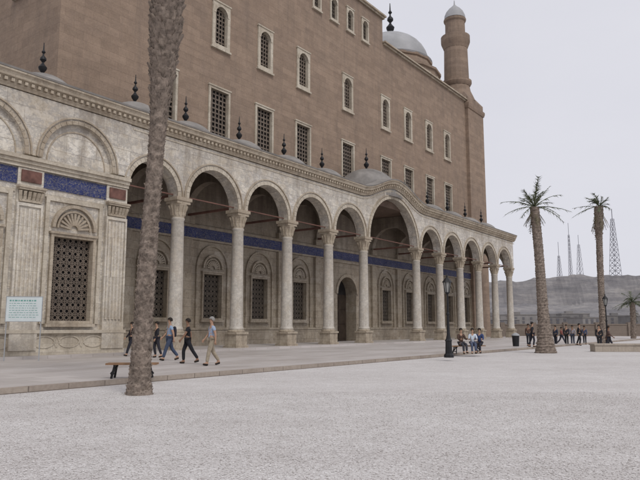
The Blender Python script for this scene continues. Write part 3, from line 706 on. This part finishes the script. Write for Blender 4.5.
def mast(px, pytop, Y, wb, wt, lv, label, spike, th):
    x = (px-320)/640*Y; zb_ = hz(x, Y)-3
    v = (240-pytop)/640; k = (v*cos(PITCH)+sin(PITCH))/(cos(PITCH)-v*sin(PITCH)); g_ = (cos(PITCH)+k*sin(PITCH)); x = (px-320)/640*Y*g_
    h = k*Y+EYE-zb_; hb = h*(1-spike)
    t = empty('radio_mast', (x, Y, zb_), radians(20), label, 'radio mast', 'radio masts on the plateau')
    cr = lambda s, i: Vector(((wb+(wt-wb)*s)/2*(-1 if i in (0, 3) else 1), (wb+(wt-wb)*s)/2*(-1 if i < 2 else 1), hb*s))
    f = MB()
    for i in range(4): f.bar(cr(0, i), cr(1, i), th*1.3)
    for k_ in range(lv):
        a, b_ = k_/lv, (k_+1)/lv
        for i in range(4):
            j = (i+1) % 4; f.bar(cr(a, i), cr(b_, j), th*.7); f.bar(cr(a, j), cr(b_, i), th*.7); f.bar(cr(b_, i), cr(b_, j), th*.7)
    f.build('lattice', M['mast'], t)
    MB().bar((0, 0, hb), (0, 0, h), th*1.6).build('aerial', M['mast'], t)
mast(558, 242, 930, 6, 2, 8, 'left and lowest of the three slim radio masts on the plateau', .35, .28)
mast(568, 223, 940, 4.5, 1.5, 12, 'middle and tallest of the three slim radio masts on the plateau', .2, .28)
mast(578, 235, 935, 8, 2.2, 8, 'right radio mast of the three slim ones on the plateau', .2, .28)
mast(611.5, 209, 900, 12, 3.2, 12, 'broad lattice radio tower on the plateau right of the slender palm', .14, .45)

# ---------------------------------------------------------------- people
def skin_obj(name, pts, edges, mat, parent, root, sub=1):
    names = list(pts); ix = {n_: i for i, n_ in enumerate(names)}
    me = bpy.data.meshes.new(name); me.from_pydata([tuple(pts[n_][0]) for n_ in names], [(ix[a], ix[b_]) for a, b_ in edges], []); me.update()
    o = bpy.data.objects.new(name, me); C.objects.link(o)
    sk = o.modifiers.new('skin', 'SKIN'); sk.use_smooth_shade = True; sk.branch_smoothing = .4
    for i, n_ in enumerate(names):
        d_ = me.skin_vertices[0].data[i]; r = pts[n_][1]; d_.radius = (r, r) if not isinstance(r, tuple) else r; d_.use_root = (n_ == root)
    ss = o.modifiers.new('sub', 'SUBSURF'); ss.levels = sub; ss.render_levels = sub
    dg = bpy.context.evaluated_depsgraph_get(); dg.update()
    nm = bpy.data.meshes.new_from_object(o.evaluated_get(dg)); nm.name = name
    o.modifiers.clear(); o.data = nm; bpy.data.meshes.remove(me)
    nm.polygons.foreach_set('use_smooth', [True]*len(nm.polygons))
    nm.materials.clear(); nm.materials.append(mat); o.parent = parent; return o
CM = {}
def cloth(c):
    c = tuple(c)
    if c not in CM: CM[c] = plain('cloth_%d' % len(CM), c, .9, .25, 7, bstr=.4)
    return CM[c]
SK = [plain('skin_light', (.42, .26, .18), .6, .08, 6), plain('skin_brown', (.26, .15, .1), .6, .08, 6)]
HR = [plain('dark_hair', (.018, .013, .01), .7, .3, 12), plain('grey_hair', (.25, .24, .23), .8, .2, 12)]
def person(loc, head, label, shirt, trousers, pose='walk', ph=1, arms=None, skin=0, hair=0, H=1.78, sleeve=.6, group=None, lean=0):
    t = empty('person', loc, head, label, 'person', group); k = H/1.78
    legs = {'walk': ((26*ph, 6), (-20*ph, 22)), 'stand': ((3, 2), (-3, 4)), 'sit': ((84, 84), (80, 74))}[pose]
    ar = arms or {'walk': ((-24*ph, 12), (24*ph, 24)), 'stand': ((4, 12), (-4, 14)), 'sit': ((28, 62), (24, 66))}[pose]
    P = {}
    P['pelvis'] = (Vector((0, 0, .95)), .125); ln = radians(lean)
    def T(y, z): return Vector((0, y*cos(ln)+(z-.95)*sin(ln), .95+(z-.95)*cos(ln)-y*sin(ln)))
    P['waist'] = (T(.01, 1.1), .112); P['chest'] = (T(0, 1.3), .135); P['neckb'] = (T(-.01, 1.455), .07); P['neck'] = (T(.0, 1.515), .05)
    P['jaw'] = (T(.02, 1.575), .07); P['head'] = (T(.01, 1.66), .088); P['crown'] = (T(0, 1.73), .066); P['nose'] = (T(.108, 1.645), .014); P['chin'] = (T(.07, 1.575), .03)
    E = [('pelvis', 'waist'), ('waist', 'chest'), ('chest', 'neckb'), ('neckb', 'neck'), ('neck', 'jaw'), ('jaw', 'head'), ('head', 'crown'), ('head', 'nose'), ('jaw', 'chin')]
    for si, (sx, nm_) in enumerate(((-1, 'l'), (1, 'r'))):
        th, kn = radians(legs[si][0]), radians(legs[si][1])
        hip = Vector((sx*.095, 0, .91)); kne = hip+Vector((0, .44*sin(th), -.44*cos(th))); ank = kne+Vector((sx*.01, .42*sin(th-kn), -.42*cos(th-kn)))
        fa = max(-.5, min(.35, (th-kn)*.7)) if pose == 'walk' else 0
        toe = ank+Vector((sx*.02, .16*cos(fa), .16*sin(fa)-.035)); heel = ank+Vector((0, -.05, -.045))
        P['hip'+nm_] = (hip, .095); P['knee'+nm_] = (kne, .058); P['calf'+nm_] = (kne.lerp(ank, .35), .056); P['ank'+nm_] = (ank, .038); P['toe'+nm_] = (toe, .032); P['heel'+nm_] = (heel, .034)
        E += [('pelvis', 'hip'+nm_), ('hip'+nm_, 'knee'+nm_), ('knee'+nm_, 'calf'+nm_), ('calf'+nm_, 'ank'+nm_), ('ank'+nm_, 'toe'+nm_), ('ank'+nm_, 'heel'+nm_)]
        a, e = radians(ar[si][0]), radians(ar[si][1])
        sh = T(-.01, 1.405)+Vector((sx*.175, 0, 0)); el = sh+Vector((sx*.05, .28*sin(a), -.28*cos(a))); wr = el+Vector((-sx*.01, .25*sin(a+e), -.25*cos(a+e)))
        dv = (wr-el).normalized(); fwd = Vector((0, cos(a+e), sin(a+e))); pal = wr+dv*.05
        P['sho'+nm_] = (sh, .062); P['elb'+nm_] = (el, .044); P['wri'+nm_] = (wr, .029); P['palm'+nm_] = (pal, .032)
        E += [('chest', 'sho'+nm_), ('sho'+nm_, 'elb'+nm_), ('elb'+nm_, 'wri'+nm_), ('wri'+nm_, 'palm'+nm_)]
        for q in range(4):
            o_ = (q-1.5)*.021; bs = pal+fwd*o_+dv*.045; tp = bs+dv*(.055, .05, .06, .04)[q]*.8+Vector((-sx*.022, 0, 0))
            P['fb%d' % q+nm_] = (bs, .0095); P['ft%d' % q+nm_] = (tp, .008); E += [('palm'+nm_, 'fb%d' % q+nm_), ('fb%d' % q+nm_, 'ft%d' % q+nm_)]
        P['tb'+nm_] = (pal+fwd*.042+dv*.0, .011); P['tt'+nm_] = (pal+fwd*.05+dv*.045+Vector((-sx*.015, 0, 0)), .009); E += [('palm'+nm_, 'tb'+nm_), ('tb'+nm_, 'tt'+nm_)]
    low = min(P[n_][0].z-P[n_][1] for n_ in ('toel', 'toer', 'heell', 'heelr'))
    for n_ in P: P[n_] = ((P[n_][0]-Vector((0, 0, low)))*k, P[n_][1]*k)
    skin_obj('body', P, E, SK[skin], t, 'pelvis')
    G = lambda n_, r: (P[n_][0], r*k)
    q = {'waist': G('waist', .13), 'hem': (P['pelvis'][0]+Vector((0, 0, -.03)), .142*k), 'chest': G('chest', .15), 'neckb': (P['neckb'][0]+Vector((0, 0, -.02)), .078*k)}
    ed = [('waist', 'hem'), ('waist', 'chest'), ('chest', 'neckb')]
    for nm_ in 'lr':
        q['sho'+nm_] = G('sho'+nm_, .078); q['elb'+nm_] = (P['sho'+nm_][0].lerp(P['elb'+nm_][0], min(1, sleeve)), .062*k); ed += [('chest', 'sho'+nm_), ('sho'+nm_, 'elb'+nm_)]
        if sleeve > 1: q['cuf'+nm_] = G('wri'+nm_, .04); ed += [('elb'+nm_, 'cuf'+nm_)]
    skin_obj('shirt', q, ed, cloth(shirt), t, 'chest')
    q = {'pelvis': G('pelvis', .136)}; ed = []
    for nm_ in 'lr':
        q['hip'+nm_] = G('hip'+nm_, .108); q['knee'+nm_] = G('knee'+nm_, .078); q['ank'+nm_] = (P['ank'+nm_][0]+Vector((0, 0, .03)), .064*k); ed += [('pelvis', 'hip'+nm_), ('hip'+nm_, 'knee'+nm_), ('knee'+nm_, 'ank'+nm_)]
    skin_obj('trousers', q, ed, cloth(trousers), t, 'pelvis')
    for nm_ in 'lr':
        skin_obj('shoe', {'a': G('heel'+nm_, .046), 'b': (P['heel'+nm_][0].lerp(P['toe'+nm_][0], .5), .047*k), 'c': G('toe'+nm_, .042)}, [('a', 'b'), ('b', 'c')], cloth((.03, .025, .022)), t, 'a')
    hc = P['head'][0]; hb = MB(); seg, rn = 16, 9
    prev = None
    for i in range(rn+1):
        ph_ = pi*.62*i/rn
        pts = []
        for j in range(seg):
            az = 2*pi*j/seg; y = sin(az); cut = 1.0 if y < .2 else .72
            p_ = ph_*cut
            pts.append((hc.x+.102*k*sin(p_)*cos(az), hc.y-.008+.112*k*sin(p_)*sin(az), hc.z+.012*k+.118*k*cos(p_)))
        rr = hb.a(*pts)
        if prev is not None:
            for j in range(seg): hb.f.append((prev+j, prev+(j+1) % seg, rr+(j+1) % seg, rr+j))
        prev = rr
    hb.build('hair', HR[hair], t, True)
    for sx in (-1, 1):
        MB().lathe([(.002, -.008), (.009, 0), (.002, .008)], 8).build('eye', HR[0], t, True, (hc.x+sx*.032*k, hc.y+.082*k, hc.z+.004))
    return t, P
def hd(dx, dy): return math.atan2(dy, dx)-pi/2
G1, G2, G3 = 'people walking on the terrace', 'people sitting behind the lantern post', 'people standing near the right palms'
person(at(211, 365.5, .15), hd(-.75, -.35), 'person in light blue shirt and khaki trousers walking rightmost of the group', (.36, .44, .58), (.34, .29, .22), 'walk', .6, hair=1, H=1.84, group=G1)
person(at(187, 363.5, .15), hd(-.9, -.2), 'person dressed all in black mid-stride between the two blue shirts', (.02, .02, .024), (.022, .022, .026), 'walk', -1, skin=1, H=1.8, sleeve=.7, group=G1)
t_, P_ = person(at(169, 360.5, .15), hd(-.8, -.35), 'person in light blue shirt and dark jeans with a backpack, near the palm trunk', (.30, .40, .55), (.06, .08, .13), 'walk', .8, H=1.88, group=G1)
bp_ = MB(); bp_.lathe([(.1, 0), (.15, .05), (.16, .3), (.12, .42), (.04, .46)], 12, (0, 0, 0), 0, 1, .6)
w_ = bp_.build('backpack', cloth((.03, .03, .04)), None, True)
w_.location = t_.location+Matrix.Rotation(t_.rotation_euler.z, 3, 'Z')@Vector((0, -.2, 1.02)); w_.rotation_euler.z = t_.rotation_euler.z
tag(w_, 'small black backpack on the back of the person in blue shirt and jeans', 'backpack')
person(at(156, 357.5, .15), hd(-.6, -.4), 'person in black top and dark trousers just right of the palm trunk', (.025, .025, .03), (.035, .035, .045), 'walk', -.5, H=1.7, sleeve=1.5, group=G1)
person(at(131, 356, .15), hd(-.7, -.4), 'dark clothed person mostly hidden to the left of the palm trunk', (.03, .025, .03), (.03, .03, .04), 'walk', .8, H=1.72, sleeve=1.5, group=G1)
def sit(px, dy, label, sh, tr, h_, **kw):
    p = at(px, 353.5, .15)+Vector((0, dy-.1, 0)); person(p, h_, label, sh, tr, 'sit', H=1.72, group=G2, **kw)
sit(461, 0, 'seated person in dark brown jacket, leftmost on the bench', (.08, .05, .04), (.05, .05, .06), hd(.3, -1), sleeve=1.5)
sit(473, .1, 'seated person in white and pale blue shirt in the middle of the bench', (.5, .55, .62), (.08, .1, .16), hd(-.1, -1), sleeve=1.5)
sit(481, .3, 'seated person in dark blue top, rightmost on the bench', (.04, .06, .14), (.03, .03, .04), hd(-.5, -1), sleeve=1.5)
far = [(533, 347, (.03, .03, .035), (.03, .03, .04), 'person in black standing left of the thick palm', 1.8),
       (529, 346, (.1, .06, .05), (.04, .04, .05), 'person in brown top beside the one in black, left of the thick palm', 1.68),
       (556, 345.5, (.05, .06, .09), (.04, .04, .05), 'person in navy just right of the thick palm trunk', 1.72),
       (562, 344.5, (.2, .07, .06), (.05, .05, .07), 'person in dark red top second right of the thick palm', 1.65),
       (567, 345.5, (.04, .04, .05), (.03, .03, .03), 'person in charcoal leftmost of the tight group between the palms', 1.8),
       (573, 345, (.32, .3, .33), (.05, .06, .09), 'person in pale grey top in the group between the palms', 1.75),
       (580, 345.5, (.02, .02, .025), (.025, .025, .03), 'person in black at the right end of the group between the palms', 1.9),
       (585, 344.5, (.07, .09, .16), (.04, .04, .05), 'person in dark blue just behind the right end of the group', 1.7),
       (600, 349, (.03, .03, .035), (.035, .035, .04), 'person in dark jacket beside the slender palm trunk', 1.75),
       (609.5, 350, (.12, .08, .07), (.04, .04, .05), 'person in brown jacket standing by the second lantern post', 1.72)]
for i, (px, py, sh, tr, lb, H_) in enumerate(far):
    person(at(px, py, 0.15 if px < 540 else 0), hd(cos(i*2.1), -abs(sin(i*1.7))-.1), lb, sh, tr, 'stand' if i % 3 else 'walk', 1 if i % 2 else -.6, skin=i % 2, H=H_, sleeve=1.5, group=G3)

# ---------------------------------------------------------------- light
w = bpy.data.worlds.new('World'); scene.world = w; w.use_nodes = True; nt = w.node_tree; bg = nt.nodes['Background']
sky = N(nt, 'ShaderNodeTexSky', sky_type='NISHITA'); sky.sun_disc = False; sky.sun_elevation = radians(50); sky.sun_rotation = radians(150); sky.dust_density = 3
hs_ = N(nt, 'ShaderNodeHueSaturation'); hs_.inputs['Saturation'].default_value = .3; nt.links.new(sky.outputs[0], hs_.inputs['Color'])
tcw = N(nt, 'ShaderNodeTexCoord').outputs['Generated']
cl = ramp(nt, noise(nt, mapping(nt, tcw, (1, 1, 2.5)), 1.6, 5, .55), [(.3, (7.15, 7.2, 7.95)), (.7, (7.75, 7.75, 8.4))])
col = mix(nt, 'MIX', .9, hs_.outputs[0], cl)
nt.links.new(col, bg.inputs['Color']); bg.inputs['Strength'].default_value = .1
sd = bpy.data.lights.new('sun', 'SUN'); sd.energy = 1.25; sd.angle = radians(16); sd.color = (1, .96, .9)
so = bpy.data.objects.new('sun', sd); C.objects.link(so)
az = radians(150); el = radians(50); dirv = Vector((sin(az)*cos(el), cos(az)*cos(el), sin(el)))
so.rotation_euler = dirv.to_track_quat('Z', 'Y').to_euler()
